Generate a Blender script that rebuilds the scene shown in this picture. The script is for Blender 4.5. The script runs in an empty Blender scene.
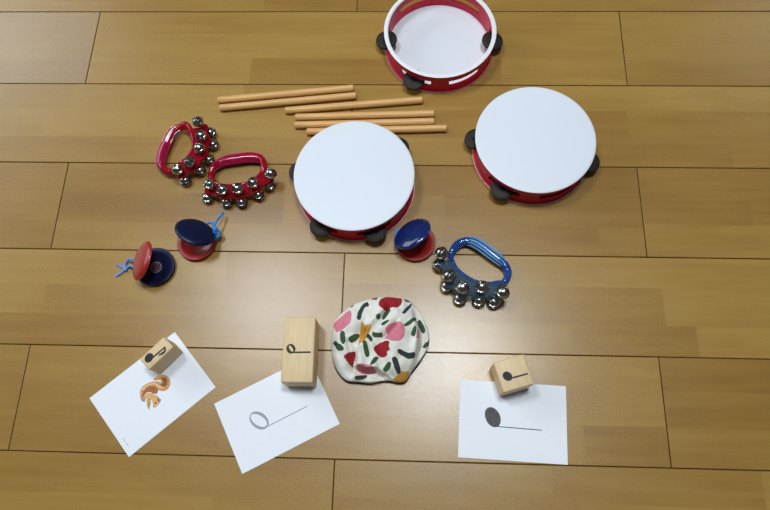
# Musical instruments and rhythm cards laid out on a wooden floor.  Lengths in millimetres, scaled to metres.
import bpy, bmesh, math, random
from mathutils import Vector, Matrix
from mathutils.geometry import intersect_point_line
S = 0.001
SC = bpy.context.scene
COL = SC.collection
PI = math.pi
random.seed(7)

# ------------------------------------------------------------------ materials
def new_mat(name, base, rough=.5, metal=0, coat=0, trans=0, spec=.5, ior=1.45):
    m = bpy.data.materials.new(name); m.use_nodes = True
    b = m.node_tree.nodes['Principled BSDF']
    b.inputs['Base Color'].default_value = (*base, 1)
    b.inputs['Roughness'].default_value = rough
    b.inputs['Metallic'].default_value = metal
    b.inputs['Coat Weight'].default_value = coat
    b.inputs['Coat Roughness'].default_value = .08
    b.inputs['Transmission Weight'].default_value = trans
    b.inputs['Specular IOR Level'].default_value = spec
    b.inputs['IOR'].default_value = ior
    return m, m.node_tree, b

def N(nt, t, **kw):
    n = nt.nodes.new(t)
    for k, v in kw.items(): setattr(n, k, v)
    return n

def mottled(name, base, var=.15, scale=60, stretch=(1, 1, 1), rough=.5, bump=0, bump_scale=400, **kw):
    """base colour broken up by object-space noise, with an optional fine bump"""
    m, nt, b = new_mat(name, base, rough, **kw)
    tc = N(nt, 'ShaderNodeTexCoord'); mp = N(nt, 'ShaderNodeMapping')
    mp.inputs['Scale'].default_value = stretch
    nz = N(nt, 'ShaderNodeTexNoise'); nz.inputs['Scale'].default_value = scale; nz.inputs['Detail'].default_value = 5
    rp = N(nt, 'ShaderNodeValToRGB')
    rp.color_ramp.elements[0].position = .3; rp.color_ramp.elements[1].position = .72
    rp.color_ramp.elements[0].color = (*[c * (1 - var) for c in base], 1)
    rp.color_ramp.elements[1].color = (*[min(1, c * (1 + var)) for c in base], 1)
    L = nt.links.new
    L(tc.outputs['Object'], mp.inputs['Vector']); L(mp.outputs[0], nz.inputs['Vector'])
    L(nz.outputs['Fac'], rp.inputs['Fac']); L(rp.outputs[0], b.inputs['Base Color'])
    if bump:
        n2 = N(nt, 'ShaderNodeTexNoise'); n2.inputs['Scale'].default_value = bump_scale; n2.inputs['Detail'].default_value = 3
        bp = N(nt, 'ShaderNodeBump'); bp.inputs['Strength'].default_value = bump; bp.inputs['Distance'].default_value = .001
        L(tc.outputs['Object'], n2.inputs['Vector']); L(n2.outputs['Fac'], bp.inputs['Height']); L(bp.outputs[0], b.inputs['Normal'])
    return m

def floor_material():
    m, nt, b = new_mat('varnished_floor_wood', (.3, .18, .06), .3, spec=.72)
    L = nt.links.new
    at = N(nt, 'ShaderNodeAttribute', attribute_name='tone')
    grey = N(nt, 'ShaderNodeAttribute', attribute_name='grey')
    tc = N(nt, 'ShaderNodeTexCoord')
    mul = N(nt, 'ShaderNodeMath', operation='MULTIPLY'); mul.inputs[1].default_value = 37
    cmb = N(nt, 'ShaderNodeCombineXYZ'); L(at.outputs['Fac'], mul.inputs[0]); L(mul.outputs[0], cmb.inputs['Z'])
    add = N(nt, 'ShaderNodeVectorMath', operation='ADD'); L(tc.outputs['Object'], add.inputs[0]); L(cmb.outputs[0], add.inputs[1])
    mp = N(nt, 'ShaderNodeMapping'); mp.inputs['Scale'].default_value = (2.2, 30, 1); L(add.outputs[0], mp.inputs['Vector'])
    g1 = N(nt, 'ShaderNodeTexNoise'); g1.inputs['Scale'].default_value = 3; g1.inputs['Detail'].default_value = 6; g1.inputs['Distortion'].default_value = .1
    L(mp.outputs[0], g1.inputs['Vector'])
    mp2 = N(nt, 'ShaderNodeMapping'); mp2.inputs['Scale'].default_value = (5, 14, 1); L(add.outputs[0], mp2.inputs['Vector'])
    g2 = N(nt, 'ShaderNodeTexNoise'); g2.inputs['Scale'].default_value = 1; g2.inputs['Detail'].default_value = 3
    L(mp2.outputs[0], g2.inputs['Vector'])
    # fac = tone*.5 + grain*.35 + cloud*.3
    a1 = N(nt, 'ShaderNodeMath', operation='MULTIPLY_ADD'); a1.inputs[1].default_value = .42; L(g1.outputs['Fac'], a1.inputs[0])
    a0 = N(nt, 'ShaderNodeMath', operation='MULTIPLY'); a0.inputs[1].default_value = .62; L(at.outputs['Fac'], a0.inputs[0]); L(a0.outputs[0], a1.inputs[2])
    a2 = N(nt, 'ShaderNodeMath', operation='MULTIPLY_ADD'); a2.inputs[1].default_value = .42; L(g2.outputs['Fac'], a2.inputs[0]); L(a1.outputs[0], a2.inputs[2])
    rp = N(nt, 'ShaderNodeValToRGB'); L(a2.outputs[0], rp.inputs['Fac'])
    e = rp.color_ramp.elements
    e[0].position = .25; e[0].color = (*FLOOR_DARK, 1)
    e[1].position = 1.0; e[1].color = (*FLOOR_LIGHT, 1)
    k = rp.color_ramp.elements.new(.62); k.color = (*FLOOR_MID, 1)
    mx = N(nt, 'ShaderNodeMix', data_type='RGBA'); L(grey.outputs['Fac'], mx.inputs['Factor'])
    L(rp.outputs[0], mx.inputs['A']); mx.inputs['B'].default_value = (.36, .255, .15, 1)  # paler mix colour stands in for a reflection on one plank
    L(mx.outputs['Result'], b.inputs['Base Color'])
    # worn varnish: fine scuffs in roughness and an orange-peel bump
    mp3 = N(nt, 'ShaderNodeMapping'); mp3.inputs['Scale'].default_value = (520, 480, 1); L(tc.outputs['Object'], mp3.inputs['Vector'])
    s1 = N(nt, 'ShaderNodeTexNoise'); s1.inputs['Scale'].default_value = 1; s1.inputs['Detail'].default_value = 4
    L(mp3.outputs[0], s1.inputs['Vector'])
    rr = N(nt, 'ShaderNodeMapRange'); rr.inputs['From Min'].default_value = .3; rr.inputs['From Max'].default_value = .7
    rr.inputs['To Min'].default_value = .22; rr.inputs['To Max'].default_value = .35
    L(s1.outputs['Fac'], rr.inputs['Value']); L(rr.outputs[0], b.inputs['Roughness'])
    bp = N(nt, 'ShaderNodeBump'); bp.inputs['Strength'].default_value = .16; bp.inputs['Distance'].default_value = .0008
    L(s1.outputs['Fac'], bp.inputs['Height']); L(bp.outputs[0], b.inputs['Normal'])
    return m

FLOOR_DARK, FLOOR_MID, FLOOR_LIGHT = (.182, .087, .018), (.292, .155, .030), (.39, .231, .053)
M = {}
M['floor'] = floor_material()
M['gap'] = new_mat('dark_plank_joint', (.02, .011, .005), .8)[0]
M['head'] = mottled('white_drumhead_film', (.71, .74, .785), .006, 12, rough=.45)
M['white_plastic'] = mottled('white_plastic', (.80, .80, .81), .02, 30, rough=.35)
M['red_plastic'] = mottled('red_tambourine_plastic', (.60, .009, .045), .06, 40, rough=.4, spec=.3)
M['jingle'] = mottled('dark_brown_jingle', (.022, .015, .012), .25, 90, rough=.6, spec=.3)
M['rivet'] = new_mat('black_rivet', (.008, .007, .007), .3)[0]
M['stick'] = mottled('pale_stick_wood', (.68, .39, .14), .16, 40, (.6, 12, 12), .42)
M['block'] = mottled('natural_block_wood', (.70, .51, .28), .09, 26, (14, 1.2, 6), .5)
M['ink'] = new_mat('black_stamp_ink', (.008, .008, .01), .6)[0]
M['paper'] = mottled('white_card_paper', (.83, .85, .885), .01, 200, rough=.75)
M['grey_print'] = mottled('grey_printed_ink', (.33, .345, .39), .08, 400, rough=.7)
M['dark_print'] = mottled('dark_grey_printed_ink', (.085, .083, .085), .3, 130, rough=.7)
M['castanet_red'] = mottled('red_painted_castanet', (.33, .014, .010), .12, 60, rough=.36, coat=.3)
M['castanet_blue'] = mottled('blue_painted_castanet', (.004, .007, .036), .25, 60, rough=.36, spec=.35)
M['castanet_bright_blue'] = mottled('bright_blue_painted_castanet', (.005, .018, .105), .2, 60, rough=.2, coat=.6)
M['cord_blue'] = mottled('bright_blue_cord', (.02, .22, .62), .15, 900, rough=.7)
M['cord_pale'] = mottled('pale_blue_cord', (.16, .30, .66), .35, 500, rough=.7)
M['emblem_white'] = new_mat('white_emblem_paint', (.34, .32, .37), .5)[0]
M['emblem_red'] = new_mat('red_emblem_paint', (.30, .015, .04), .5)[0]
M['red_clear'] = new_mat('translucent_red_plastic', (.55, .006, .035), .1, trans=.55, ior=1.4)[0]
M['pink_core'] = new_mat('hot_pink_grip', (.30, .003, .03), .12, coat=.1)[0]
M['blue_clear'] = new_mat('translucent_blue_plastic', (.045, .18, .68), .06, trans=.75, ior=1.4)[0]
M['blue_flange'] = new_mat('clear_bluish_plastic', (.36, .54, .72), .08, trans=.92, ior=1.35)[0]
M['red_flange'] = new_mat('clear_deep_red_plastic', (.52, .008, .03), .1, trans=.6, ior=1.35)[0]
M['blue_rib'] = new_mat('pale_blue_rib', (.20, .38, .55), .16, coat=.8)[0]
M['pink_rib'] = new_mat('bright_pink_rib', (.44, .004, .10), .1, coat=.1)[0]
M['blue_core'] = new_mat('ribbed_blue_grip', (.015, .085, .30), .18, coat=.8)[0]
M['nickel'] = new_mat('nickel_bell_metal', (.40, .385, .35), .2, metal=1)[0]
M['slit'] = new_mat('dark_bell_slit', (.004, .004, .004), .7)[0]
CLOTH = dict(white=(.76, .735, .65), red=(.30, .008, .016), pink=(.66, .20, .26), dark=(.028, .038, .040), green=(.035, .085, .030), yellow=(.60, .31, .05))
for k, c in CLOTH.items():
    M['cloth_' + k] = mottled('cotton_' + k, c, .06, 120, rough=.9, bump=.35, bump_scale=1400)
M['hem'] = mottled('dark_cap_hem', (.05, .045, .035), .2, 200, rough=.9)
FUR = dict(tan=(.62, .30, .12), brown=(.36, .135, .045), curl=(.28, .10, .035), cream=(.80, .52, .27), pale=(.72, .42, .17), leg=(.55, .33, .13), grey=(.30, .27, .22), dark=(.03, .015, .01))
for k, c in FUR.items():
    M['fur_' + k] = mottled('printed_squirrel_' + k, c, .22, 350, rough=.75)

# ------------------------------------------------------------------ mesh helpers (millimetres)
class MB:
    def __init__(self): self.v, self.f, self.m = [], [], []
    def add(self, vs, fs, mi=0, mat=None):
        o = len(self.v)
        self.v += [tuple(mat @ Vector(p)) if mat else tuple(p) for p in vs]
        self.f += [tuple(i + o for i in f) for f in fs]
        self.m += [mi] * len(fs)
        return self
    def lathe(self, prof, seg=48, mat=None, mi=0, closed=False):
        """prof: (r, z) from one end to the other; r = 0 ends become poles"""
        vs, fs, rings = [], [], []
        for r, z in prof:
            if r < 1e-6: rings.append([len(vs)]); vs.append((0, 0, z))
            else:
                rings.append(list(range(len(vs), len(vs) + seg)))
                vs += [(r * math.cos(2 * PI * i / seg), r * math.sin(2 * PI * i / seg), z) for i in range(seg)]
        pairs = list(zip(rings, rings[1:]))
        if closed: pairs.append((rings[-1], rings[0]))
        for a, b in pairs:
            for i in range(seg):
                j = (i + 1) % seg
                if len(a) == 1 and len(b) == 1: continue
                if len(a) == 1: fs.append((a[0], b[j], b[i]))
                elif len(b) == 1: fs.append((a[i], a[j], b[0]))
                else: fs.append((a[i], a[j], b[j], b[i]))
        return self.add(vs, fs, mi, mat)
    def tube(self, pts, rad, seg=14, closed=False, mat=None, mi=0, flat=1.0, cap=True):
        """sweep of an ellipse (flat = vertical / horizontal radius) along pts, rad a number or a list"""
        P = [Vector(p) for p in pts]; n = len(P)
        R = rad if isinstance(rad, (list, tuple)) else [rad] * n
        F = flat if isinstance(flat, (list, tuple)) else [flat] * n
        vs, fs = [], []
        for i in range(n):
            a = P[(i - 1) % n] if closed or i > 0 else P[i]
            b = P[(i + 1) % n] if closed or i < n - 1 else P[i]
            t = (b - a).normalized()
            up = Vector((0, 0, 1)) if abs(t.z) < .92 else Vector((1, 0, 0))
            s = t.cross(up).normalized(); u = s.cross(t)
            for k in range(seg):
                w = 2 * PI * k / seg
                vs.append(P[i] + s * R[i] * math.cos(w) + u * R[i] * F[i] * math.sin(w))
        for i in range(n if closed else n - 1):
            j = (i + 1) % n
            for k in range(seg):
                l = (k + 1) % seg
                fs.append((i * seg + k, j * seg + k, j * seg + l, i * seg + l))
        if not closed and cap:
            fs.append(tuple(range(seg))); fs.append(tuple(range((n - 1) * seg + seg - 1, (n - 1) * seg - 1, -1)))
        return self.add(vs, fs, mi, mat)
    def prism(self, poly, z0, z1, mat=None, mi=0):
        n = len(poly)
        if sum(poly[i - 1][0] * poly[i][1] - poly[i][0] * poly[i - 1][1] for i in range(n)) < 0: poly = poly[::-1]
        vs = [(x, y, z0) for x, y in poly] + [(x, y, z1) for x, y in poly]
        fs = [tuple(range(n - 1, -1, -1)), tuple(range(n, 2 * n))] + [(i, (i + 1) % n, n + (i + 1) % n, n + i) for i in range(n)]
        return self.add(vs, fs, mi, mat)
    def build(self, name, mats, parent=None, smooth=True, angle=35, loc=None, mx=None):
        me = bpy.data.meshes.new(name)
        me.from_pydata([(x * S, y * S, z * S) for x, y, z in self.v], [], self.f)
        for m in (mats if isinstance(mats, (list, tuple)) else [mats]): me.materials.append(m)
        me.polygons.foreach_set('material_index', self.m)
        bm = bmesh.new(); bm.from_mesh(me); bmesh.ops.recalc_face_normals(bm, faces=bm.faces); bm.to_mesh(me); bm.free()
        me.update()
        if smooth:
            me.polygons.foreach_set('use_smooth', [True] * len(me.polygons))
            me.set_sharp_from_angle(angle=math.radians(angle))
        o = bpy.data.objects.new(name, me); COL.objects.link(o)
        if parent: o.parent = parent
        if loc: o.location = [c * S for c in loc]
        if mx: o.matrix_local = Matrix.Translation(mx.translation * S) @ mx.to_3x3().to_4x4()
        return o

def ellipse(cx, cy, a, b, ang=0, n=40):
    c, s = math.cos(math.radians(ang)), math.sin(math.radians(ang))
    return [(cx + a * math.cos(t) * c - b * math.sin(t) * s, cy + a * math.cos(t) * s + b * math.sin(t) * c) for t in (2 * PI * i / n for i in range(n))]

def ring_faces(mb, outer, inner, z0, z1, mi=0):
    """flat ring between two outlines of the same point count"""
    n = len(outer)
    vs = [(x, y, z1) for x, y in outer] + [(x, y, z1) for x, y in inner] + [(x, y, z0) for x, y in outer] + [(x, y, z0) for x, y in inner]
    fs = []
    for i in range(n):
        j = (i + 1) % n
        fs += [(i, j, n + j, n + i), (2 * n + i, 2 * n + j, j, i), (n + i, n + j, 3 * n + j, 3 * n + i), (3 * n + i, 3 * n + j, 2 * n + j, 2 * n + i)]
    mb.add(vs, fs, mi)

def bar(a, b, w):
    """outline of a straight stroke"""
    dx, dy = b[0] - a[0], b[1] - a[1]; l = math.hypot(dx, dy); nx, ny = -dy / l * w / 2, dx / l * w / 2
    return [(a[0] + nx, a[1] + ny), (a[0] - nx, a[1] - ny), (b[0] - nx, b[1] - ny), (b[0] + nx, b[1] + ny)]

def spline(ctrl, per=8, closed=True):
    """Catmull-Rom through control tuples of any length"""
    n, out = len(ctrl), []
    rng = range(n) if closed else range(n - 1)
    for i in rng:
        g = lambda k: ctrl[k % n] if closed else ctrl[max(0, min(n - 1, k))]
        p0, p1, p2, p3 = g(i - 1), g(i), g(i + 1), g(i + 2)
        for s in range(per):
            t = s / per
            out.append(tuple(.5 * (2 * b + (c - a) * t + (2 * a - 5 * b + 4 * c - d) * t * t + (3 * b - a - 3 * c + d) * t ** 3) for a, b, c, d in zip(p0, p1, p2, p3)))
    if not closed: out.append(tuple(ctrl[-1]))
    return out

def round_box(name, sx, sy, sz, bev, mat, parent=None, loc=None):
    bm = bmesh.new(); bmesh.ops.create_cube(bm, size=1)
    for v in bm.verts: v.co = Vector((v.co.x * sx, v.co.y * sy, (v.co.z + .5) * sz)) * S
    bmesh.ops.bevel(bm, geom=bm.edges[:], offset=bev * S, segments=3, affect='EDGES', profile=.5)
    me = bpy.data.meshes.new(name); bm.to_mesh(me); bm.free(); me.materials.append(mat)
    me.polygons.foreach_set('use_smooth', [True] * len(me.polygons)); me.set_sharp_from_angle(angle=math.radians(50))
    o = bpy.data.objects.new(name, me); COL.objects.link(o)
    if parent: o.parent = parent
    if loc: o.location = [c * S for c in loc]
    return o

def thing(name, label, cat, loc=(0, 0, 0), deg=0, group=None):
    o = bpy.data.objects.new(name, None); COL.objects.link(o)
    o.empty_display_size = .03
    o.location = [c * S for c in loc]; o.rotation_euler = (0, 0, math.radians(deg))
    return tag(o, label, cat, group)
def tag(o, label, cat, group=None):
    o['label'] = label; o['category'] = cat
    if group: o['group'] = group
    return o
def copy_tree(o, parent=None):
    c = o.copy(); COL.objects.link(c)
    if parent: c.parent = parent
    for ch in list(o.children): copy_tree(ch, c)
    return c
# ------------------------------------------------------------------ floor: 914 x 150 mm planks of three lamellas
def build_floor():
    W, LEN, BEV, DEP = 150.0, 914.5, .8, 3.0
    mb = MB(); tone = []; grey = []
    def quad(x0, x1, y0, y1, t, g):
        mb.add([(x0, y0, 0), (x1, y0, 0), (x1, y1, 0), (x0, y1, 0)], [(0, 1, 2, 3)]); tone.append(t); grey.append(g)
    rnd = random.Random(21)
    for row in range(-14, 15):
        y1 = 768 - W * row; y0 = y1 - W
        off = -558.5 if row % 2 == 0 else -99.0 - LEN
        for k in range(-4, 5):
            x0 = off + k * LEN; x1 = x0 + LEN
            base = .5 + rnd.uniform(-.12, .12)
            g = 0
            if row == 0 and k == -1: g = .4  # reflected sheen painted into this plank's colour
            a, b, c, d = x0 + BEV + .5, x1 - BEV - .5, y0 + BEV + .5, y1 - BEV - .5
            cuts = [c, c + (d - c) * rnd.uniform(.28, .36), c + (d - c) * rnd.uniform(.62, .70), d]
            for s in range(3):
                xs = [a]
                while xs[-1] < b - 260: xs.append(xs[-1] + rnd.uniform(160, 520))
                xs = [x for x in xs if x < b - 60] + [b]
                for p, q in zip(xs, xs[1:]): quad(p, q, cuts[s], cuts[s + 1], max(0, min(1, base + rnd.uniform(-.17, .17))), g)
            o = [(a - BEV, c - BEV), (b + BEV, c - BEV), (b + BEV, d + BEV), (a - BEV, d + BEV)]; i = [(a, c), (b, c), (b, d), (a, d)]
            vs = [(x, y, 0) for x, y in i] + [(x, y, -.5) for x, y in o] + [(x, y, -DEP) for x, y in o]
            fs = []
            for n in range(4):
                m = (n + 1) % 4; fs += [(n, 4 + n, 4 + m, m), (4 + n, 8 + n, 8 + m, 4 + m)]
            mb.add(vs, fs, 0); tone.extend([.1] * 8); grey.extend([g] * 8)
            mb.m[-8:] = [0, 1] * 4
    X0, X1, Y0, Y1 = -4300, 4100, -1432, 2868
    mb.add([(X0, Y0, -DEP), (X1, Y0, -DEP), (X1, Y1, -DEP), (X0, Y1, -DEP)], [(0, 1, 2, 3)], 1); tone.append(0); grey.append(0)
    me = bpy.data.meshes.new('floor')
    me.from_pydata([(x * S, y * S, z * S) for x, y, z in mb.v], [], mb.f)
    me.materials.append(M['floor']); me.materials.append(M['gap'])
    me.polygons.foreach_set('material_index', mb.m)
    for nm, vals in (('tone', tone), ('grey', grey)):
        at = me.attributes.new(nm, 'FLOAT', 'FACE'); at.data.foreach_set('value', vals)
    bm = bmesh.new(); bm.from_mesh(me)
    for f in bm.faces:
        if f.normal.z < -1e-6: f.normal_flip()
    bm.to_mesh(me); bm.free()
    o = bpy.data.objects.new('floor', me); COL.objects.link(o); o['kind'] = 'structure'
build_floor()

# ------------------------------------------------------------------ tambourines
def make_tambourine(label, loc, slots, jingles, flipped=False, deg=0):
    """built head up; the flipped one lies on its head with the open end up"""
    Hh, R, RW = 45.0, 92.0, 89.0
    t = thing('tambourine', label, 'tambourine', loc, deg, 'red tambourines with white heads')
    ins = (lambda z: Hh - z) if flipped else (lambda z: z)
    # slotted red wall
    NA, half = 360, 18
    zr = [1, 16.8, 28.5, Hh - 2.4]
    mb = MB(); vs, fs = [], []
    def hole(i):
        return any(abs((i + .5 - s + 180) % 360 - 180) < half for s in slots)
    for r in (RW, RW - 2.6):
        for z in zr:
            vs += [(r * math.cos(2 * PI * i / NA), r * math.sin(2 * PI * i / NA), ins(z)) for i in range(NA)]
    ix = lambda w, q, i: (w * 4 + q) * NA + i % NA
    for i in range(NA):
        for q in range(3):
            if q == 1 and hole(i): continue
            for w in (0, 1): fs.append((ix(w, q, i), ix(w, q, i + 1), ix(w, q + 1, i + 1), ix(w, q + 1, i)))
        for q in (0, 3): fs.append((ix(0, q, i), ix(0, q, i + 1), ix(1, q, i + 1), ix(1, q, i)))
        if hole(i):
            for q in (1, 2): fs.append((ix(0, q, i), ix(0, q, i + 1), ix(1, q, i + 1), ix(1, q, i)))
            if not hole(i - 1): fs.append((ix(0, 1, i), ix(0, 2, i), ix(1, 2, i), ix(1, 1, i)))
            if not hole(i + 1): fs.append((ix(0, 1, i + 1), ix(0, 2, i + 1), ix(1, 2, i + 1), ix(1, 1, i + 1)))
    mb.add(vs, fs); frame = mb; nf = len(mb.v)
    # rounded white rim on the open end
    rim = MB().lathe([(R - 1, ins(0)), (R + .3, ins(.3)), (R + .3, ins(1.0)), (R - .6, ins(1.3)), (RW - 3.6, ins(1.3)), (R - 5.6, ins(1.2)), (R - 6.0, ins(.7)), (R - 5.4, ins(0))], 128, closed=True)
    rim.build('rim', M['white_plastic'], t)
    # red flanges where the wall meets the rim and the head
    fl = MB()
    fl.lathe([(RW - .2, ins(1.35)), (R - .3, ins(1.35)), (R - .3, ins(2.0)), (R - 1.6, ins(2.6)), (RW - .2, ins(3.6))], 128, closed=True)
    fl.lathe([(RW - .2, ins(Hh - 2.1)), (R - .3, ins(Hh - 2.1)), (R - .3, ins(Hh - 3.2)), (R - 1.6, ins(Hh - 3.8)), (RW - .2, ins(Hh - 5))], 128, closed=True)
    frame.v += [tuple(p) for p in fl.v] ; frame.f += [tuple(q + nf for q in f) for f in fl.f]; frame.m += fl.m
    frame.build('frame', M['red_plastic'], t)
    # head: film with a thin rolled edge
    MB().lathe([(0, ins(Hh)), (R - 4, ins(Hh)), (R - 1.0, ins(Hh - .2)), (R - .2, ins(Hh - .7)), (R, ins(Hh - 1.2)), (R - .3, ins(Hh - 1.8)), (R - 1, ins(Hh - 2)), (RW - 3.2, ins(Hh - 2.05)), (RW - 4, ins(Hh - 2)), (0, ins(Hh - 2))], 128).build('drumhead', M['head'], t)
    zc = 18.8
    for a in jingles:
        w = math.radians(a); px, py = RW * math.cos(w), RW * math.sin(w)
        j = MB()
        for s in (1, -1):
            prof = [(0, 1.3), (3.6, 1.3), (4.8, 2.2), (11, 2.4), (16.6, 2.0), (17.8, 1.2), (18, .4), (17.6, .1), (11, .9), (6, .7), (0, .4)]
            j.lathe([(r, s * (z + .6)) for r, z in prof], 36, Matrix.Translation((px, py, zc)) @ Matrix.Rotation(w, 4, 'Z') @ Matrix.Rotation(math.radians(9), 4, 'Y'))   # hangs outward
        jo = j.build('jingle', M['jingle'], t)
        MB().lathe([(0, zc - 4.5), (2.4, zc - 4.3), (2.6, zc - 3.5), (1.6, zc - 2.2), (1.6, zc + 2.2), (2.6, zc + 3.5), (2.4, zc + 4.3), (0, zc + 4.6)], 16, Matrix.Translation((px, py, 0))).build('rivet', M['rivet'], jo)
    return t
make_tambourine('red tambourine lying upside down, open red inside and white rim showing', (44.6, 693.3, 0), [-5, 57, 122, 183, 243, 298], [-1, 180, 242], True)
make_tambourine('round white-headed red tambourine lying head up below the upside-down one, three jingles showing', (190.2, 493, 0), [-18, 46, 108, 174, 236, 292], [-17, 172, 236])
make_tambourine('round white-headed red tambourine covering the ends of the wooden sticks, above the floral cloth', (-86.3, 429.5, 0), [172, 237, 292, 42, 108, -8], [169.5, 237, 292, 43])

# ------------------------------------------------------------------ rhythm sticks
def make_stick(L):
    st = MB().lathe([(0, -L / 2), (4.9, -L / 2), (5.8, -L / 2 + .7), (5.8, L / 2 - .7), (4.9, L / 2), (0, L / 2)], 28, Matrix.Rotation(PI / 2, 4, 'Y'))
    return st.build('rhythm_stick', M['stick'])
proto = make_stick(227)
for i, (a, b, lab) in enumerate([
        ((-324.3, 582.6), (-96.8, 607.6), 'wooden rhythm stick, rear one of the slanted pair touching at upper left'),
        ((-318.4, 568), (-92.9, 593), 'wooden rhythm stick, front one of the slanted pair nearest the red bell rings'),
        ((-208.5, 563.6), (17.5, 585.4), 'wooden rhythm stick slanting alone towards the upside-down tambourine, above the three level ones'),
        ((-190.5, 551.2), (36, 559.4), 'wooden rhythm stick, rear one of the three nearly level side by side'),
        ((-190.5, 536.6), (36, 544.8), 'wooden rhythm stick, middle one of the three nearly level side by side'),
        ((-170.2, 524.2), (56.7, 532.4), 'wooden rhythm stick behind the middle tambourine, front one of the three level ones')]):
    o = proto if i == 0 else proto.copy()
    if i: COL.objects.link(o)
    o.location = Vector(((a[0] + b[0]) / 2, (a[1] + b[1]) / 2, 5.8)) * S
    o.rotation_euler = (0, 0, math.atan2(b[1] - a[1], b[0] - a[0]))
    tag(o, lab, 'stick', 'wooden rhythm sticks')

# ------------------------------------------------------------------ bell rings
def bell_meshes(r):
    b = MB()
    prof = [(r * math.sin(w), r * math.cos(w)) for w in (PI * i / 18 for i in range(19))]
    prof[0] = (0, r); prof[-1] = (0, -r)
    b.lathe(prof, 28)
    b.lathe([(r * .985, .9), (r + .55, .45), (r + .55, -.45), (r * .985, -.9)], 28)      # seam of the two halves
    b.lathe([(2.6, -r - 1.6), (2.6, -r + .6), (0, -r + .6)], 14)                          # shank on the flange
    for sg in (1, -1):                                                                    # lips of the slit
        q = math.sqrt(r * r - 1.7 ** 2) + .12
        b.tube([(math.sin(k * PI / 20 * .86) * q, sg * 1.7, math.cos(k * PI / 20 * .86) * q) for k in range(-10, 11)], .5, 8)
    s = MB()
    for turn in (0,):
        pts = []
        for k in range(-9, 10):
            w = k * PI / 9 * .43
            pts.append((math.sin(w) * (r + .02), 0, math.cos(w) * (r + .02)))
        s.tube(pts, 1.05, 8, flat=.5)
    for sg in (1, -1):
        w = sg * PI * .43
        s.lathe([(0, -.2), (1.7, -.2), (1.7, .35), (0, .35)], 14, Matrix.Rotation(w, 4, 'Y') @ Matrix.Translation((0, 0, r)))
    return b, s

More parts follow.
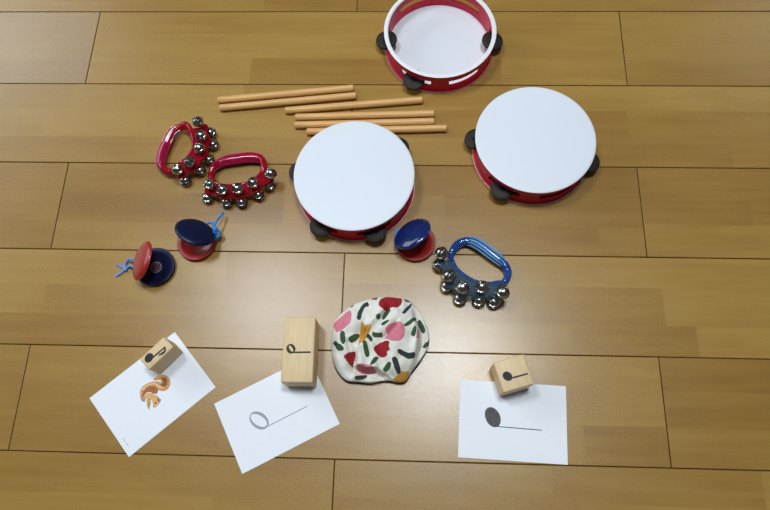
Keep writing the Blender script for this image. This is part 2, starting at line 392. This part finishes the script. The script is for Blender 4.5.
def make_bell_ring(label, ctrl, handle_idx, upper, lower, inner, r, zu, clear, core, group, ribs):
    cx = sum(c[0] for c in ctrl) / len(ctrl); cy = sum(c[1] for c in ctrl) / len(ctrl)
    t = thing('bell_ring', label, 'jingle bells', (cx, cy, 0), 0, group)
    ctl = [(x - cx, y - cy, z, rr, fl) for x, y, z, rr, fl in ctrl]
    path = spline(ctl, 8)
    MB().tube([p[:3] for p in path], [p[3] for p in path], 20, True, flat=[p[4] for p in path]).build('ring', clear, t)
    # thick grip sleeve with moulded ribs over the handle side
    h0, h1 = handle_idx
    hp = [p for p in path[h0 * 8:h1 * 8 + 1]]
    n = len(hp)
    g = MB(); prof = [.25 + .95 * min(1, math.sin(PI * min(1, max(0, i / (n - 1)))) * 1.6) for i in range(n)]
    g.tube([p[:3] for p in hp], [p[3] * max(.9, 1.02 * min(1.12, q + .1)) + .25 for p, q in zip(hp, prof)], 20, flat=1)
    rb = MB()
    for k in range(ribs):
        w = PI * (.12 + .76 * k / max(1, ribs - 1))
        pts = []
        for i in range(2, n - 2):
            a, b = Vector(hp[i - 1][:3]), Vector(hp[i + 1][:3]); d = (b - a).normalized(); sd = d.cross(Vector((0, 0, 1))).normalized()
            rr = hp[i][3] * 1.1 + .35
            pts.append(Vector(hp[i][:3]) + sd * math.cos(w) * rr + Vector((0, 0, math.sin(w) * rr)))
        rb.tube(pts, [.35 + .75 * math.sin(PI * i / (len(pts) - 1)) for i in range(len(pts))], 8)
    go = g.build('grip', core[0], t)
    ro = rb.build('ribbing', core[1], go)
    # scalloped flange between the two rows of bells
    mid = [((u[0] + l[0]) / 2 - cx, (u[1] + l[1]) / 2 - cy) for u, l in zip(upper, lower)]
    inn = [(x - cx, y - cy) for x, y in inner]
    mp, ip = spline(mid, 10, False), spline(inn, 10, False)
    zf = (zu + r) / 2
    vs = []
    for k, (m_, i_) in enumerate(zip(mp, ip)):
        d = Vector((m_[0] - i_[0], m_[1] - i_[1])); d.normalize()
        e = 1.5 + 5.0 * abs(math.cos(PI * k / 10))
        o_ = (m_[0] + d.x * e, m_[1] + d.y * e)
        vs += [(i_[0], i_[1], zf + .2), (o_[0], o_[1], zf + 1.8), (o_[0], o_[1], zf - 1.8), (i_[0], i_[1], zf - 4)]
    fs = []
    K = len(mp)
    for k in range(K - 1):
        for q in range(4):
            fs.append((k * 4 + q, k * 4 + 4 + q, k * 4 + 4 + (q + 1) % 4, k * 4 + (q + 1) % 4))
    fs += [(0, 1, 2, 3), tuple(range(4 * K - 4, 4 * K))]
    fl = MB().add(vs, fs)
    for k, (m_, i_) in enumerate(zip(mid, inn)):                                         # round tabs carrying each pair
        fl.lathe([(0, zf - 1.9), (5.6, zf - 1.9), (6.4, zf), (5.6, zf + 1.9), (0, zf + 1.9)], 20, Matrix.Translation((m_[0], m_[1], 0)))
    fl.build('flange', core[2], t)
    bm_, sm_ = bell_meshes(r)
    first = None
    rnd = random.Random(int(abs(cx) * 7))
    for pts, up in ((upper, True), (lower, False)):
        for (x, y), m_ in zip(pts, mid):
            if first is None:
                b = bm_.build('bell', M['nickel'], t); s = sm_.build('slit', M['slit'], b); first = b
            else:
                b = first.copy(); COL.objects.link(b); b.parent = t
                s = first.children[0].copy(); COL.objects.link(s); s.parent = b
            # the bell's shank points at its tab on the flange
            p = Vector((x - cx, y - cy, zu if up else r))
            ax = (p - Vector((m_[0], m_[1], zf))).normalized()
            if not up:                                                   # lower bells splay outward
                out = Vector((m_[0], m_[1], 0)) - Vector((*inn[mid.index(m_)], 0)); out.normalize()
                ax = (out + Vector((0, 0, .3))).normalized()
            tx = ax.orthogonal().normalized() if up else Vector((0, 0, 1)).cross(ax).normalized()
            q = Matrix((tx, ax.cross(tx), ax)).transposed().to_4x4() @ Matrix.Rotation(rnd.uniform(0, PI) if up else 0, 4, 'Z')
            b.matrix_local = Matrix.Translation(p * S) @ q
    return t
def loop(handle, bells, zh=10, zb=17):
    """handle: (x, y, radius); bells side: the same, a thinner upright band"""
    n = len(handle)
    out = []
    for i, (x, y, r) in enumerate(handle):
        r *= .88
        out.append((x, y, zh if 1 < i < n - 2 else zh + 3, r, 1.0))
    return out + [(x, y, zb, r, 1.7) for x, y, r in bells]

make_bell_ring('red plastic ring of jingle bells standing furthest left, bells facing its right side',
    loop([(-376.5, 527, 6.8), (-388.5, 517, 7.2), (-396.5, 498, 7.8), (-401, 478, 7.8), (-401, 462, 7.2), (-394.5, 452.5, 6.6), (-383, 446, 6)],
         [(-372, 450, 4.5), (-366, 457, 4), (-354.5, 469.5, 3.5), (-348.5, 487, 3.5), (-351, 504, 3.5), (-357.5, 518, 4.5), (-365, 526.5, 6.2)]), (0, 5),
    [(-340.6, 524.1), (-333.1, 499.4), (-332.9, 477.2), (-345.6, 452.7), (-362.4, 439.4)],
    [(-327.4, 519.5), (-321.1, 497.9), (-324.4, 470.3), (-336.4, 451.0), (-357.9, 433.5)],
    [(-357, 519), (-351.5, 503), (-348.5, 486), (-355, 469), (-367, 456)],
    8.8, 35, M['red_clear'], (M['pink_core'], M['pink_rib'], M['red_flange']), 'red rings of jingle bells', 3)
make_bell_ring('red plastic ring of jingle bells with bells along its front, beside the middle tambourine',
    loop([(-316.5, 443, 6), (-314, 454, 6.6), (-305, 463.5, 7.2), (-293, 468.5, 7.8), (-275.5, 471.5, 8), (-258.5, 474, 8), (-243.5, 472.3, 7.5), (-236, 466, 6.6), (-233.5, 456, 6), (-235, 445, 5.2)],
         [(-240, 434.5, 4), (-251, 425.8, 3.5), (-270, 421, 3.5), (-291.5, 419.8, 3.5), (-305, 423.8, 4), (-312.5, 432, 5)]), (1, 7),
    [(-309.3, 415.1), (-288.5, 406.2), (-265.2, 407.8), (-242.3, 417.9), (-215.8, 433.8)],
    [(-318.8, 403.9), (-287.6, 396.8), (-264.2, 397.0), (-238.8, 409.5), (-223.0, 425.7)],
    [(-306, 424.5), (-290.5, 420.5), (-268.5, 421.5), (-249, 427.5), (-237, 440)],
    8.8, 35, M['red_clear'], (M['pink_core'], M['pink_rib'], M['red_flange']), 'red rings of jingle bells', 3)
make_bell_ring('blue plastic ring of jingle bells beside the floral cloth',
    loop([(61, 311, 5), (65, 321.5, 6), (71.5, 330.5, 6.8), (82, 335.5, 7.2), (94, 335, 8), (108, 327, 8.5), (120, 317.5, 8.5), (133, 307, 8), (142.3, 297.5, 7.2), (146, 287, 6.3), (143.3, 277.5, 5.8), (137, 270.5, 5)],
         [(129.5, 268.7, 4), (117, 267, 3.5), (100.5, 268.5, 3.5), (83, 277, 3.5), (69.5, 289, 3.5), (62.8, 301, 4)]), (3, 8),
    [(46.3, 307.2), (57.5, 272.9), (76.3, 255.3), (103.6, 256.9), (133.5, 249.2)],
    [(44.5, 296.9), (55.7, 265.0), (74.6, 246.5), (102.3, 244.5), (124.0, 242.4)],
    [(63, 300), (72, 286.5), (86, 275), (103, 268.3), (130, 269)],
    9.6, 36, M['blue_clear'], (M['blue_core'], M['blue_rib'], M['blue_flange']), None, 5)

# ------------------------------------------------------------------ castanets
def shell_mesh():
    """inner face up at z = 0, dome below; shallow dish inside a flat lip"""
    dome = [(0, -8.5)] + [(30 * math.sin(w), -8.5 * math.cos(w) ** .8) for w in (PI / 2 * i / 12 for i in range(3, 12))] + [(30.3, -1.6), (30.2, -.6), (29.4, 0)]
    dish = [(24, 0), (22.5, -.8), (17, -3.4), (10, -4.8), (0, -5)]
    return MB().lathe(dome + dish, 56)
def make_castanet(label, base, phi, theta, low, top, low_lab, top_lab, cord_mat, cords, knots):
    bx, by = base
    t = thing('castanet', label, 'castanet', (bx, by, 0), 0, 'red and blue castanets')
    lo = shell_mesh().build('shell', low, t, loc=(0, 0, 8.5)); lo['label'] = low_lab
    p, th = math.radians(phi), math.radians(theta)
    h = Vector((math.cos(p), math.sin(p), 0)); z = Vector((0, 0, 1))
    hp = h * 28 + z * 12.5
    d = -h * math.cos(th) + z * math.sin(th); n = h * math.sin(th) + z * math.cos(th)
    zz = -n; yy = zz.cross(d)
    c = hp + d * 28.5
    mx = Matrix(((d.x, yy.x, zz.x, c.x), (d.y, yy.y, zz.y, c.y), (d.z, yy.z, zz.z, c.z), (0, 0, 0, 1)))
    up = shell_mesh().build('shell', top, t, mx=mx); up['label'] = top_lab
    cd = MB()
    for pts in cords: cd.tube(spline([(x - bx, y - by, q) for x, y, q in pts], 6, False), 1.8, 10)
    for x, y, q, r in knots:
        cd.lathe([(r * math.sin(w), r * .8 * math.cos(w)) for w in (PI * i / 8 for i in range(9))], 12, Matrix.Translation((x - bx, y - by, q)))
    cd.build('cord', cord_mat, t)
    return t, lo
c1, lo1 = make_castanet('castanet with upright red shell and blue shell open on the floor, leftmost of the three', (-386.4, 289.4), 178, 46,
    M['castanet_blue'], M['castanet_red'], 'dark blue shell with a small printed emblem', 'red shell', M['cord_pale'],
    [[(-412, 297, 15), (-422, 299, 13), (-430, 299.5, 7), (-435, 294, 3), (-434, 286, 3)],
     [(-411, 284, 15), (-420, 288, 12), (-428, 290, 5), (-434, 286, 3)],
     [(-434, 286, 3), (-441, 290, 2), (-449.6, 293.6, 1.6)], [(-434, 286, 3), (-440, 280, 2), (-447.7, 274.8, 1.6)]],
    [(-433.6, 285.6, 3.4, 3.4)])
em = MB()
ring_faces(em, ellipse(0, 0, 8.6, 8.6), ellipse(0, 0, 7.6, 7.6), -.05, .1, 0)
for k in range(9):
    a = 2 * PI * k / 9
    em.prism(bar((5.0 * math.cos(a), 5.0 * math.sin(a)), (6.1 * math.cos(a + .35), 6.1 * math.sin(a + .35)), 1.0), -.05, .1, mi=0)
em.prism(ellipse(0, 0, 3.6, 3.6), -.05, .1, mi=1)
em.build('emblem', [M['emblem_white'], M['emblem_red']], lo1, loc=(0, 0, -4.85))
make_castanet('castanet with tilted dark blue shell over a red one and bright blue knotted cord', (-327.3, 330.6), 50, 42,
    M['castanet_red'], M['castanet_blue'], 'red shell', 'dark blue shell', M['cord_blue'],
    [[(-312, 357, 16), (-303, 356, 22), (-297.5, 347, 22)], [(-301, 344, 14), (-298, 341, 20), (-297, 347, 22)],
     [(-297.5, 347, 22), (-296, 358, 23), (-292.5, 366, 20), (-289.5, 377, 13)], [(-297, 346, 22), (-295, 340, 17), (-297.5, 333, 8)],
     [(-297, 346, 21), (-291, 344, 18), (-291, 338, 14), (-295, 336, 14)]],
    [(-296.5, 346, 21.5, 4.2)])
make_castanet('glossy castanet with bright blue shell over red, next to the blue bell ring', (8.4, 334.6), 140, 39,
    M['castanet_red'], M['castanet_bright_blue'], 'red shell', 'glossy bright blue shell', M['cord_blue'],
    [[(-14, 350, 14), (-21, 344, 14), (-22, 333, 10), (-19, 324, 6), (-14.5, 317.5, 2.5)], [(-10, 353, 14), (-18, 350, 16), (-22, 342, 12), (-20.5, 330, 5), (-17, 320, 2)]],
    [])

# ------------------------------------------------------------------ printed cards
def make_card(label, c, deg):
    t = thing('picture_card', label, 'card', (c[0], c[1], 0), deg, 'white picture cards')
    MB().prism([(-74, -52.7), (74, -52.7), (74, 52.7), (-74, 52.7)], .02, .3).build('sheet', M['paper'], t, smooth=False)
    return t
Z0, Z1 = .28, .36
cl = make_card('white card printed with an orange squirrel, lying furthest left', (-365.3, 102.1), 41.7)
SQ = [
 ('tan', [(-17.9,3.3),(-13.2,12.3),(-6.4,16.4),(2.2,15.7),(10.1,12.3),(16.0,7.1),(17.2,4.4),(18.2,7.5),(10.6,14.4),(16.4,15.6),(23.9,13.0),(29.0,6.7),(29.1,-1.8),(25.6,-7.5),(19.7,-10.2),(13.6,-8.8),(9.0,-3.4),(8.0,-0.3),(5.9,-5.0),(1.7,-3.7),(-2.8,3.4),(-9.3,5.7),(-15.1,3.1)]),
 ('brown', [(-14.8,5.0),(-7.9,11.0),(0.1,10.8),(6.4,6.6),(8.7,-0.8),(4.4,-4.9),(-0.2,-2.0),(-2.1,2.9),(-6.5,5.5),(-12.4,4.1)]),
 ('curl', [(20.9,10.0),(26.1,5.6),(25.4,-0.8),(19.6,-5.2),(15.4,-1.5),(15.0,2.5),(19.6,1.9),(21.0,6.2)]),
 ('cream', [(-8.1,14.5),(1.4,14.5),(9.9,10.2),(13.4,1.7),(16.5,-4.3),(12.0,-1.9),(8.2,7.7),(1.1,12.4),(-7.9,11.0)]),
 ('pale', [(-11.8,3.5),(-4.5,3.8),(0,-3.2),(2.9,-8.0),(3.0,-15.6),(-1.5,-19.3),(-7.7,-20.1),(-9.6,-17.9),(-7.8,-11.9),(-7.1,-8.0),(-8.9,-4.4),(-11.7,-0.9)]),
 ('leg', [(-10.8,-2.8),(-7.6,-5.5),(-10.6,-11.6),(-14.8,-14.4),(-16.8,-17.5),(-16.2,-11.0),(-13.8,-6.8)]),
 ('tan', [(-15.5,5.6),(-11.2,3.0),(-13.0,-3.0),(-16.0,-3.1),(-18.7,0.7)]),
 ('brown', [(1.5,-9.5),(3.0,-13),(2.2,-16.5),(-1.0,-18),(-.5,-13.5)]),
 ('grey', [(1.7,-13.0),(4.3,-16.1),(0.6,-18.5)]),
 ('grey', [(-17.0,3.0),(-15.0,.5),(-16.2,-3.1),(-18.7,0.7)]),
 ('grey', [(-13.8,-12.6),(-14.8,-14.4),(-16.8,-17.5),(-16.0,-12.5)]),
 ('dark', [(-5.0,-13.8),(-3.6,-14.1),(-3.4,-16.0),(-4.9,-16.8),(-5.9,-15.5)]),
 ('grey', [(-9.1,-14.9),(-8.3,-17.8),(-9.6,-19.3),(-10.5,-17.7)])]
sq = MB(); keys = list(FUR)
for i, (k, poly) in enumerate(SQ):
    sm = spline(poly, 4) if len(poly) > 5 else poly
    sq.prism(sm, Z0, Z1 + i * .03, mi=keys.index(k))
sq.build('squirrel_print', [M['fur_' + k] for k in keys], cl, smooth=False)
sm_ = MB()
for k in range(9):
    y = -25.8 - k * 1.7
    sm_.prism(bar((-66.3, y), (-66.7, y - (1.0 if k % 3 else 1.3)), .7 if k % 2 else 1.1), Z0, Z1)
sm_.build('small_print', M['grey_print'], cl, smooth=False)

cm = make_card('white card printed with a pale grey half note, under the tall wooden block', (-184.4, 76.9), 28.1)
nm = MB()
ring_faces(nm, ellipse(-25.6, 2.6, 15.2, 10.6, 118), ellipse(-25.9, 2.8, 13.2, 6.6, 122), Z0, Z1)
nm.prism(bar((-18.0, -10.3), (43.4, -10.1), 1.3), Z0, Z1 + .02)
nm.build('note_print', M['grey_print'], cm, smooth=False)
cr = make_card('white card printed with a dark grey quarter note, lying furthest right', (146.0, 74.5), -2.4)
nr = MB()
nr.prism(ellipse(-27.6, 3.6, 14.2, 10.2, 116), Z0, Z1)
nr.prism(bar((-22.4, -8.6), (40.2, -9.6), 1.2), Z0, Z1 + .02)
nr.build('note_print', M['dark_print'], cr, smooth=False)

# ------------------------------------------------------------------ wooden note blocks
def make_block(label, c, deg, sx, sy, sz, strokes):
    t = thing('note_block', label, 'wooden block', (c[0], c[1], .32), deg, 'wooden note blocks')
    round_box('block', sx, sy, sz, 2.0, M['block'], t)
    st = MB()
    for k, s in enumerate(strokes):
        if len(s) == 2: ring_faces(st, s[0], s[1], sz - .05, sz + .08)
        else: st.prism(s, sz - .05, sz + .08 + .02 * k)
    st.build('note_stamp', M['ink'], t, smooth=False)
make_block('small narrow wooden block stamped with an eighth note, on the squirrel card', (-350.5, 151.6), 47.5, 44.5, 21.5, 43,
    [ellipse(-11.6, 2.4, 6.9, 5.7, 20), bar((-7.6, -1.2), (14.1, -2.3), 2.3),
     [(14.6, -1.4), (11.5, -3.4), (9.0, -5.4), (4.6, -4.6), (.6, -4.0), (-.6, -5.4), (2.6, -7.0), (6.6, -8.8), (10.6, -7.6), (13.2, -5.0)]])
make_block('tall wooden block stamped with a half note, beside the floral cloth', (-152.4, 160.8), .9, 44, 91.5, 43,
    [(ellipse(-10.3, .6, 7.0, 6.2, 120), ellipse(-10.2, .9, 5.0, 2.0, 125)), bar((-7.6, -4.4), (17.5, -4.0), 2.3)])
make_block('small square wooden block stamped with a quarter note, on the card furthest right', (143.2, 134.1), 17, 44, 42.5, 43,
    [ellipse(-9.7, -1.5, 6.9, 5.9, 125), bar((-6.6, -5.4), (17.8, -5.6), 2.2)])

# ------------------------------------------------------------------ floral cloth cap
OUT = [(-54.3,243.9),(-33.7,246.5),(-11.5,244.6),(1.2,240.6),(12.3,229.4),(20.2,216.7),(27.1,200.9),(29.7,186.8),(28.2,172.8),(19.1,157.2),(10.0,144.8),(3.5,135.5),(-2.4,124.8),(-12,122.2),(-24.6,124.4),(-36.7,124.1),(-51.8,120.8),(-70.0,121.9),(-85.3,123.1),(-96.4,131.9),(-104.8,145.4),(-109.3,160.7),(-111.0,176.3),(-110.4,193.6),(-106.5,209.6),(-96.2,222.7),(-80.9,234.3),(-68.4,239.4)]
CX, CY = -41, 184
PATCH = {
 'red': [ [(-2.8,50.1),(1.2,58.2),(11.9,63.2),(23.1,63.4),(30.4,58.6),(29.7,48.4),(23.7,42.1),(15.0,42.2),(11.5,37.0),(3.6,40.2),(-1.2,44.5)],
   [(-7.7,-16.5),(-0.9,-9.7),(8.1,-7.1),(14.2,-8.5),(13.4,-14.5),(15.3,-18.9),(11.5,-22.0),(11.6,-26.4),(7.1,-29.5),(1.1,-28.2),(-5.1,-23.0)],
   [(-49.7,-28.8),(-45.0,-23.3),(-40.4,-20.0),(-34.1,-20.8),(-35.5,-30.9),(-37.9,-40.7),(-41.7,-38.6)] ],
 'pink': [ [(-68.6,19.6),(-56.1,30.0),(-45.3,38.6),(-40.8,31.6),(-42.2,19.8),(-49.7,12.2),(-60.9,6.4),(-65.8,12.7)],
   [(52.0,0.2),(54.4,13.2),(56.0,5.4),(55.1,-0.9)],
   [(7.1,-2.5),(10.9,3.7),(7.7,9.8),(12.1,15.3),(21.1,20.4),(30.3,20.3),(35.3,12.7),(35.2,1.7),(29.3,-5.7),(18.7,-7.4),(11.1,-4.6)],
   [(-31.3,-44.6),(-29.1,-41.0),(-18.4,-39.8),(-9.2,-42.6),(-4.1,-48.1),(-10.7,-49.5),(-24.5,-50.8)] ],
 'dark': [ [(-33.1,27.6),(-31.3,37.9),(-25.2,49.5),(-18.9,51.5),(-16.9,45.3),(-22.4,42.9),(-25.7,34.1),(-27.6,24.0),(-31.9,23.5)],
   [(31.5,35.7),(39.1,45.9),(45.4,53.0),(43.9,46.8),(37.7,36.4),(33.1,33.0)],
   [(-66.8,-9.3),(-63.6,-5.8),(-58.4,-10.4),(-61.5,-14.5)],
   [(-18.6,1.1),(-15.6,4.2),(-10.2,-2.9),(-10.9,-8.1),(-15.3,-4.5)],
   [(-32.4,-54.6),(-18.4,-52.2),(-16.9,-54.9),(-21.6,-58.9),(-32.3,-59.5)],
   [(18.3,-32.0),(25.2,-30.2),(30.8,-48.1),(25.4,-50.3)],
   [(26.5,-18.5),(31.0,-18.2),(40.1,-22.0),(49.8,-21.1),(49.3,-28.3),(41.7,-30.5),(34.1,-27.4),(26.5,-22.9)] ],
 'green': [ [(-15.7,62.3),(-7.0,62.1),(-5.1,56.9),(-12.0,56.1)],
   [(33.6,60.6),(39.6,60.0),(44.4,55.5),(35.9,53.8)],
   [(2.6,27.3),(6.8,37.5),(12.9,40.6),(14.5,37.2),(10.2,29.1),(5.2,23.4)],
   [(-5.9,30.4),(-0.7,32.9),(0.1,27.2),(-4.1,24.5)],
   [(2.3,17.6),(7.4,21.5),(13.4,22.7),(9.0,17.1),(3.6,14.4)],
   [(34.9,17.4),(42.5,24.8),(50.2,31.2),(51.2,26.1),(44.1,18.4),(36.5,14.4)],
   [(53.4,24.7),(56.5,28.8),(61.2,22.8),(65.0,11.9),(61.3,8.9),(56.5,15.2)],
   [(44.3,4.0),(48.8,15.7),(51.9,12.8),(49.8,1.5)],
   [(-44.2,-2.4),(-36.6,3.5),(-29.4,4.2),(-30.1,-1.4),(-37.6,-7.9),(-42.4,-6.5)],
   [(-56.5,4.9),(-54.4,8.5),(-50.0,5.2),(-48.7,-6.7),(-51.8,-11.0),(-55.2,-6.7),(-56.5,0.2)],
   [(-62.2,-14.4),(-56.7,-10.5),(-50.7,-15.6),(-51.5,-19.9),(-58.7,-19.8)],
   [(-10.5,6.4),(-4.3,4.3),(3.3,4.5),(4.0,-1.1),(-4.2,-1.8),(-9.4,0.2)],
   [(-23.1,-9.1),(-18.2,-8.1),(-13.1,-26.9),(-18.6,-28.9)],
   [(-12.0,-39.8),(-6.4,-29.8),(-0.4,-29.7),(-3.3,-35.5),(-9.3,-41.2)],
   [(5.9,-46.5),(11.8,-36.5),(16.9,-36.9),(16.3,-43.4),(10.4,-49.1)],
   [(61.4,-10.7),(64.5,-5.0),(69.2,-2.3),(70.7,4.8),(72.6,-1.4),(70.8,-7.7),(64.5,-12.6)],
   [(-65.2,33.5),(-59.2,40.7),(-55.5,41.4),(-58.4,35.9)],
   [(-46.8,46.6),(-40.0,51.1),(-40.9,44.5)] ],
 'yellow': [ [(-26.6,22.3),(-21.6,16.7),(-11.8,16.7),(-15.1,6.3),(-22.1,-10.6),(-30.4,-11.1),(-28.7,1.7)],
   [(19.5,-58.2),(31.4,-48.0),(42.6,-46.6),(40.1,-62.1),(30.1,-63.5)] ],
}
CREASE = [([(-27.6, -43.8), (-16.8, -48.1), (-1.7, -46.7), (8.9, -54.6), (14.9, -58.4)], -6, 2.2),
          ([(-30, -40), (-18, -44), (-4, -43), (6, -50)], 3.5, 3.0),
          ([(-44, -8), (-40, -19), (-36, -31.0), (-33, -44)], -5, 4.5),
          ([(11.4, 39.5), (-0.3, 20.7), (-11.4, 6.4)], -2.0, 4.0),
          ([(-18, 14), (-14.0, 20.6), (-4, 30), (4, 42)], 3.5, 4.5),
          ([(8.0, -1.0), (21.3, 15.0)], -3.5, 3.5),
          ([(43.5, -50), (50, -16.4), (54, 4), (52, 20)], 3.0, 5.0),
          ([(-14, -2), (-6, -22), (6, -46)], -2.5, 6.0),
          ([(-30, -14), (-28, -26), (-24, -40)], 3.0, 5.0),
          ([(-62, -30), (-48, -48), (-30, -56)], 2.5, 5.0),
          ([(30, 44), (20, 26), (34, 6)], 2.0, 7.0)]
# folds where one side of the cloth lies over the other: line, drop on its right-hand side, softness, reach
FOLD = [([(12, -62), (6, -54), (-3, -47.5), (-16, -48.5), (-28, -44)], 8, 1.4, 11),
        ([(-22, 2), (-28, -10), (-31, -24), (-34, -41)], -8, 1.8, 15),
        ([(-12, 4), (0, 20), (12, 40)], 4.5, 1.6, 12),
        ([(50, -48), (55, -18), (56, 6), (50, 30)], -6, 5, 16),
        ([(8, -4), (22, 16)], 3, 1.5, 7),
        ([(-8, -8), (0, -28), (14, -50)], 3, 3, 12)]
def fold(x, y, pts, soft, reach):
    best, side = 1e9, 0
    for (ax, ay), (bx, by) in zip(pts, pts[1:]):
        dx, dy = bx - ax, by - ay; l2 = dx * dx + dy * dy
        t = max(0, min(1, ((x - ax) * dx + (y - ay) * dy) / l2))
        d = math.hypot(x - ax - t * dx, y - ay - t * dy)
        if d < best: best = d; side = (dx * (y - ay) - dy * (x - ax)) / math.sqrt(l2); end = t
    q = max(0, min(1, .5 + side / (2 * soft))); q = q * q * (3 - 2 * q)
    return q * math.exp(-(best / reach) ** 2)
def seg_dist(px, py, pts):
    best = 1e9
    for (ax, ay), (bx, by) in zip(pts, pts[1:]):
        dx, dy = bx - ax, by - ay; t = max(0, min(1, ((px - ax) * dx + (py - ay) * dy) / (dx * dx + dy * dy)))
        best = min(best, math.hypot(px - ax - t * dx, py - ay - t * dy))
    return best
def inside(px, py, poly):
    r = False; j = len(poly) - 1
    for i in range(len(poly)):
        (xi, yi), (xj, yj) = poly[i], poly[j]
        if (yi > py) != (yj > py) and px < (xj - xi) * (py - yi) / (yj - yi) + xi: r = not r
        j = i
    return r
def build_cap():
    from mathutils import noise
    t = thing('cloth_cap', 'crumpled round white cotton cap with red, pink, green and yellow floral print', 'cap', (CX, CY, 0))
    NT, NR = 420, 96
    dense = spline([(x - CX, y - CY) for x, y in OUT], 10)
    polar = sorted((math.atan2(y, x), math.hypot(x, y)) for x, y in dense)
    def rad(a):
        a = (a + PI) % (2 * PI) - PI
        for (a0, r0), (a1, r1) in zip(polar, polar[1:]):
            if a0 <= a <= a1: return r0 + (r1 - r0) * (a - a0) / max(1e-9, a1 - a0)
        a0, r0 = polar[-1]; a1, r1 = polar[0]; a1 += 2 * PI
        if a < a0: a += 2 * PI
        return r0 + (r1 - r0) * (a - a0) / max(1e-9, a1 - a0)
    ZE, HT = 11, 35
    def surf(a, f):
        R = rad(a) * f; x, y = R * math.cos(a), R * math.sin(a)
        fl = max(0, 1 - f ** 2.6) ** .62
        w = min(1, (1 - f) * 5); w1 = min(1, (1 - f) * 9)
        z = ZE + (HT - ZE) * fl
        for pts, amp, sg in CREASE: z += 1.4 * amp * w * math.exp(-(seg_dist(x, y, pts) / sg) ** 2)
        for pts, amp, soft, reach in FOLD: z -= 1.9 * abs(amp) * w1 * (fold(x, y, pts, soft, reach) if amp > 0 else fold(x, y, pts[::-1], soft, reach))
        z += w * 4.6 * noise.noise(Vector((x * .035, y * .035, 3.1))) + w * 2.4 * noise.noise(Vector((x * .09, y * .09, 7.7)))
        return x, y, max(z, 3)
    patches = [(k, p, min(q[0] for q in p), max(q[0] for q in p), min(q[1] for q in p), max(q[1] for q in p)) for k, v in PATCH.items() for p in ((spline(p, 4) if k != 'yellow' else p) for p in v)]
    names = ['white'] + [k for k in CLOTH if k != 'white']
    vs = [surf(0, 0)]; fs, mi = [], []
    radii = [(i / NR) ** .9 for i in range(1, NR + 1)]
    for f in radii:
        for k in range(NT): vs.append(surf(2 * PI * k / NT, f))
    def mat_at(ids):
        x = sum(vs[i][0] for i in ids) / len(ids); y = sum(vs[i][1] for i in ids) / len(ids)
        for k, p, x0, x1, y0, y1 in patches:
            if x0 <= x <= x1 and y0 <= y <= y1 and inside(x, y, p): return names.index(k)
        return 0
    for k in range(NT): fs.append((0, 1 + k, 1 + (k + 1) % NT))
    for r in range(NR - 1):
        for k in range(NT):
            a, b = 1 + r * NT, 1 + (r + 1) * NT; l = (k + 1) % NT
            fs.append((a + k, b + k, b + l, a + l))
    mi = [mat_at(f) for f in fs]
    base = 1 + (NR - 1) * NT
    for f, z in ((.995, 8), (.975, 4.5), (.94, 1.8), (.9, .6)):
        st = len(vs)
        for k in range(NT):
            a = 2 * PI * k / NT; R = rad(a) * f; vs.append((R * math.cos(a), R * math.sin(a), z))
        for k in range(NT):
            l = (k + 1) % NT; fs.append((base + k, st + k, st + l, base + l)); mi.append(0)
        base = st
    c = len(vs); vs.append((0, 0, .6))
    for k in range(NT): fs.append((base + (k + 1) % NT, base + k, c)); mi.append(0)
    mb = MB(); mb.v, mb.f, mb.m = vs, fs, mi
    mb.build('crown', [M['cloth_' + n] for n in names], t, angle=80)
    # turned-under edge showing along the left and lower right
    for a0, a1 in ((190, 252), (296, 352)):
        hm = MB(); pts = []
        for k in range(40):
            a = math.radians(a0 + (a1 - a0) * k / 39); R = rad(a) * .985 + 1.0 * math.sin(PI * k / 39)
            pts.append((R * math.cos(a), R * math.sin(a), 1.9))
        hm.tube(pts, [.5 + 1.1 * math.sin(PI * k / 39) for k in range(40)], 10)
        hm.build('hem', M['hem'], t)
build_cap()

# ------------------------------------------------------------------ light, camera
def area(name, loc, target, sx, sy, power, col=(1, 1, 1)):
    l = bpy.data.lights.new(name, 'AREA'); l.shape = 'RECTANGLE'; l.size, l.size_y = sx, sy; l.energy = power; l.color = col
    o = bpy.data.objects.new(name, l); COL.objects.link(o); o.location = loc
    o.rotation_euler = (Vector(target) - Vector(loc)).to_track_quat('-Z', 'Y').to_euler()
    return o
area('ceiling_lamp', (.20, .60, 2.6), (.20, .60, 0), .44, .44, 33, (.86, .94, 1))
area('ceiling_lamp', (-.80, .88, 2.6), (-.80, .88, 0), .44, .50, 22, (.88, .94, 1))
area('ceiling_lamp', (-2.75, 2.9, 2.6), (-2.75, 2.9, 0), 1.2, .8, 14, (.86, .94, 1))
area('ceiling_lamp', (2.75, 3.0, 2.6), (2.75, 3.0, 0), 1.2, .8, 8, (.86, .94, 1))
area('window_daylight', (-3.3, 1.6, 1.7), (-.2, .3, 0), 2.4, 1.8, 46, (.80, .90, 1))
w = bpy.data.worlds.new('room_light'); SC.world = w; w.use_nodes = True
bg = w.node_tree.nodes['Background']; bg.inputs['Color'].default_value = (.80, .9, 1, 1); bg.inputs['Strength'].default_value = .07

cam = bpy.data.cameras.new('camera'); cam.sensor_width = 36; cam.lens = 635 / 770 * 36; cam.clip_start = .02
co = bpy.data.objects.new('camera', cam); COL.objects.link(co)
R3 = Matrix(((0.9991439988889478, -0.014045172429757308, 0.03891018652769912), (0.0259990488392709, 0.9448174084424129, -0.3265641042178636), (-0.03217637244400244, 0.3272961928217022, 0.9443738048150022)))
co.matrix_world = Matrix.Translation((0, 0, .913)) @ R3.to_4x4()
SC.camera = co
vs_ = SC.view_settings
vs_.view_transform = 'Standard'; vs_.look = 'None'; vs_.exposure = .17; vs_.gamma = 1; vs_.use_curve_mapping = False
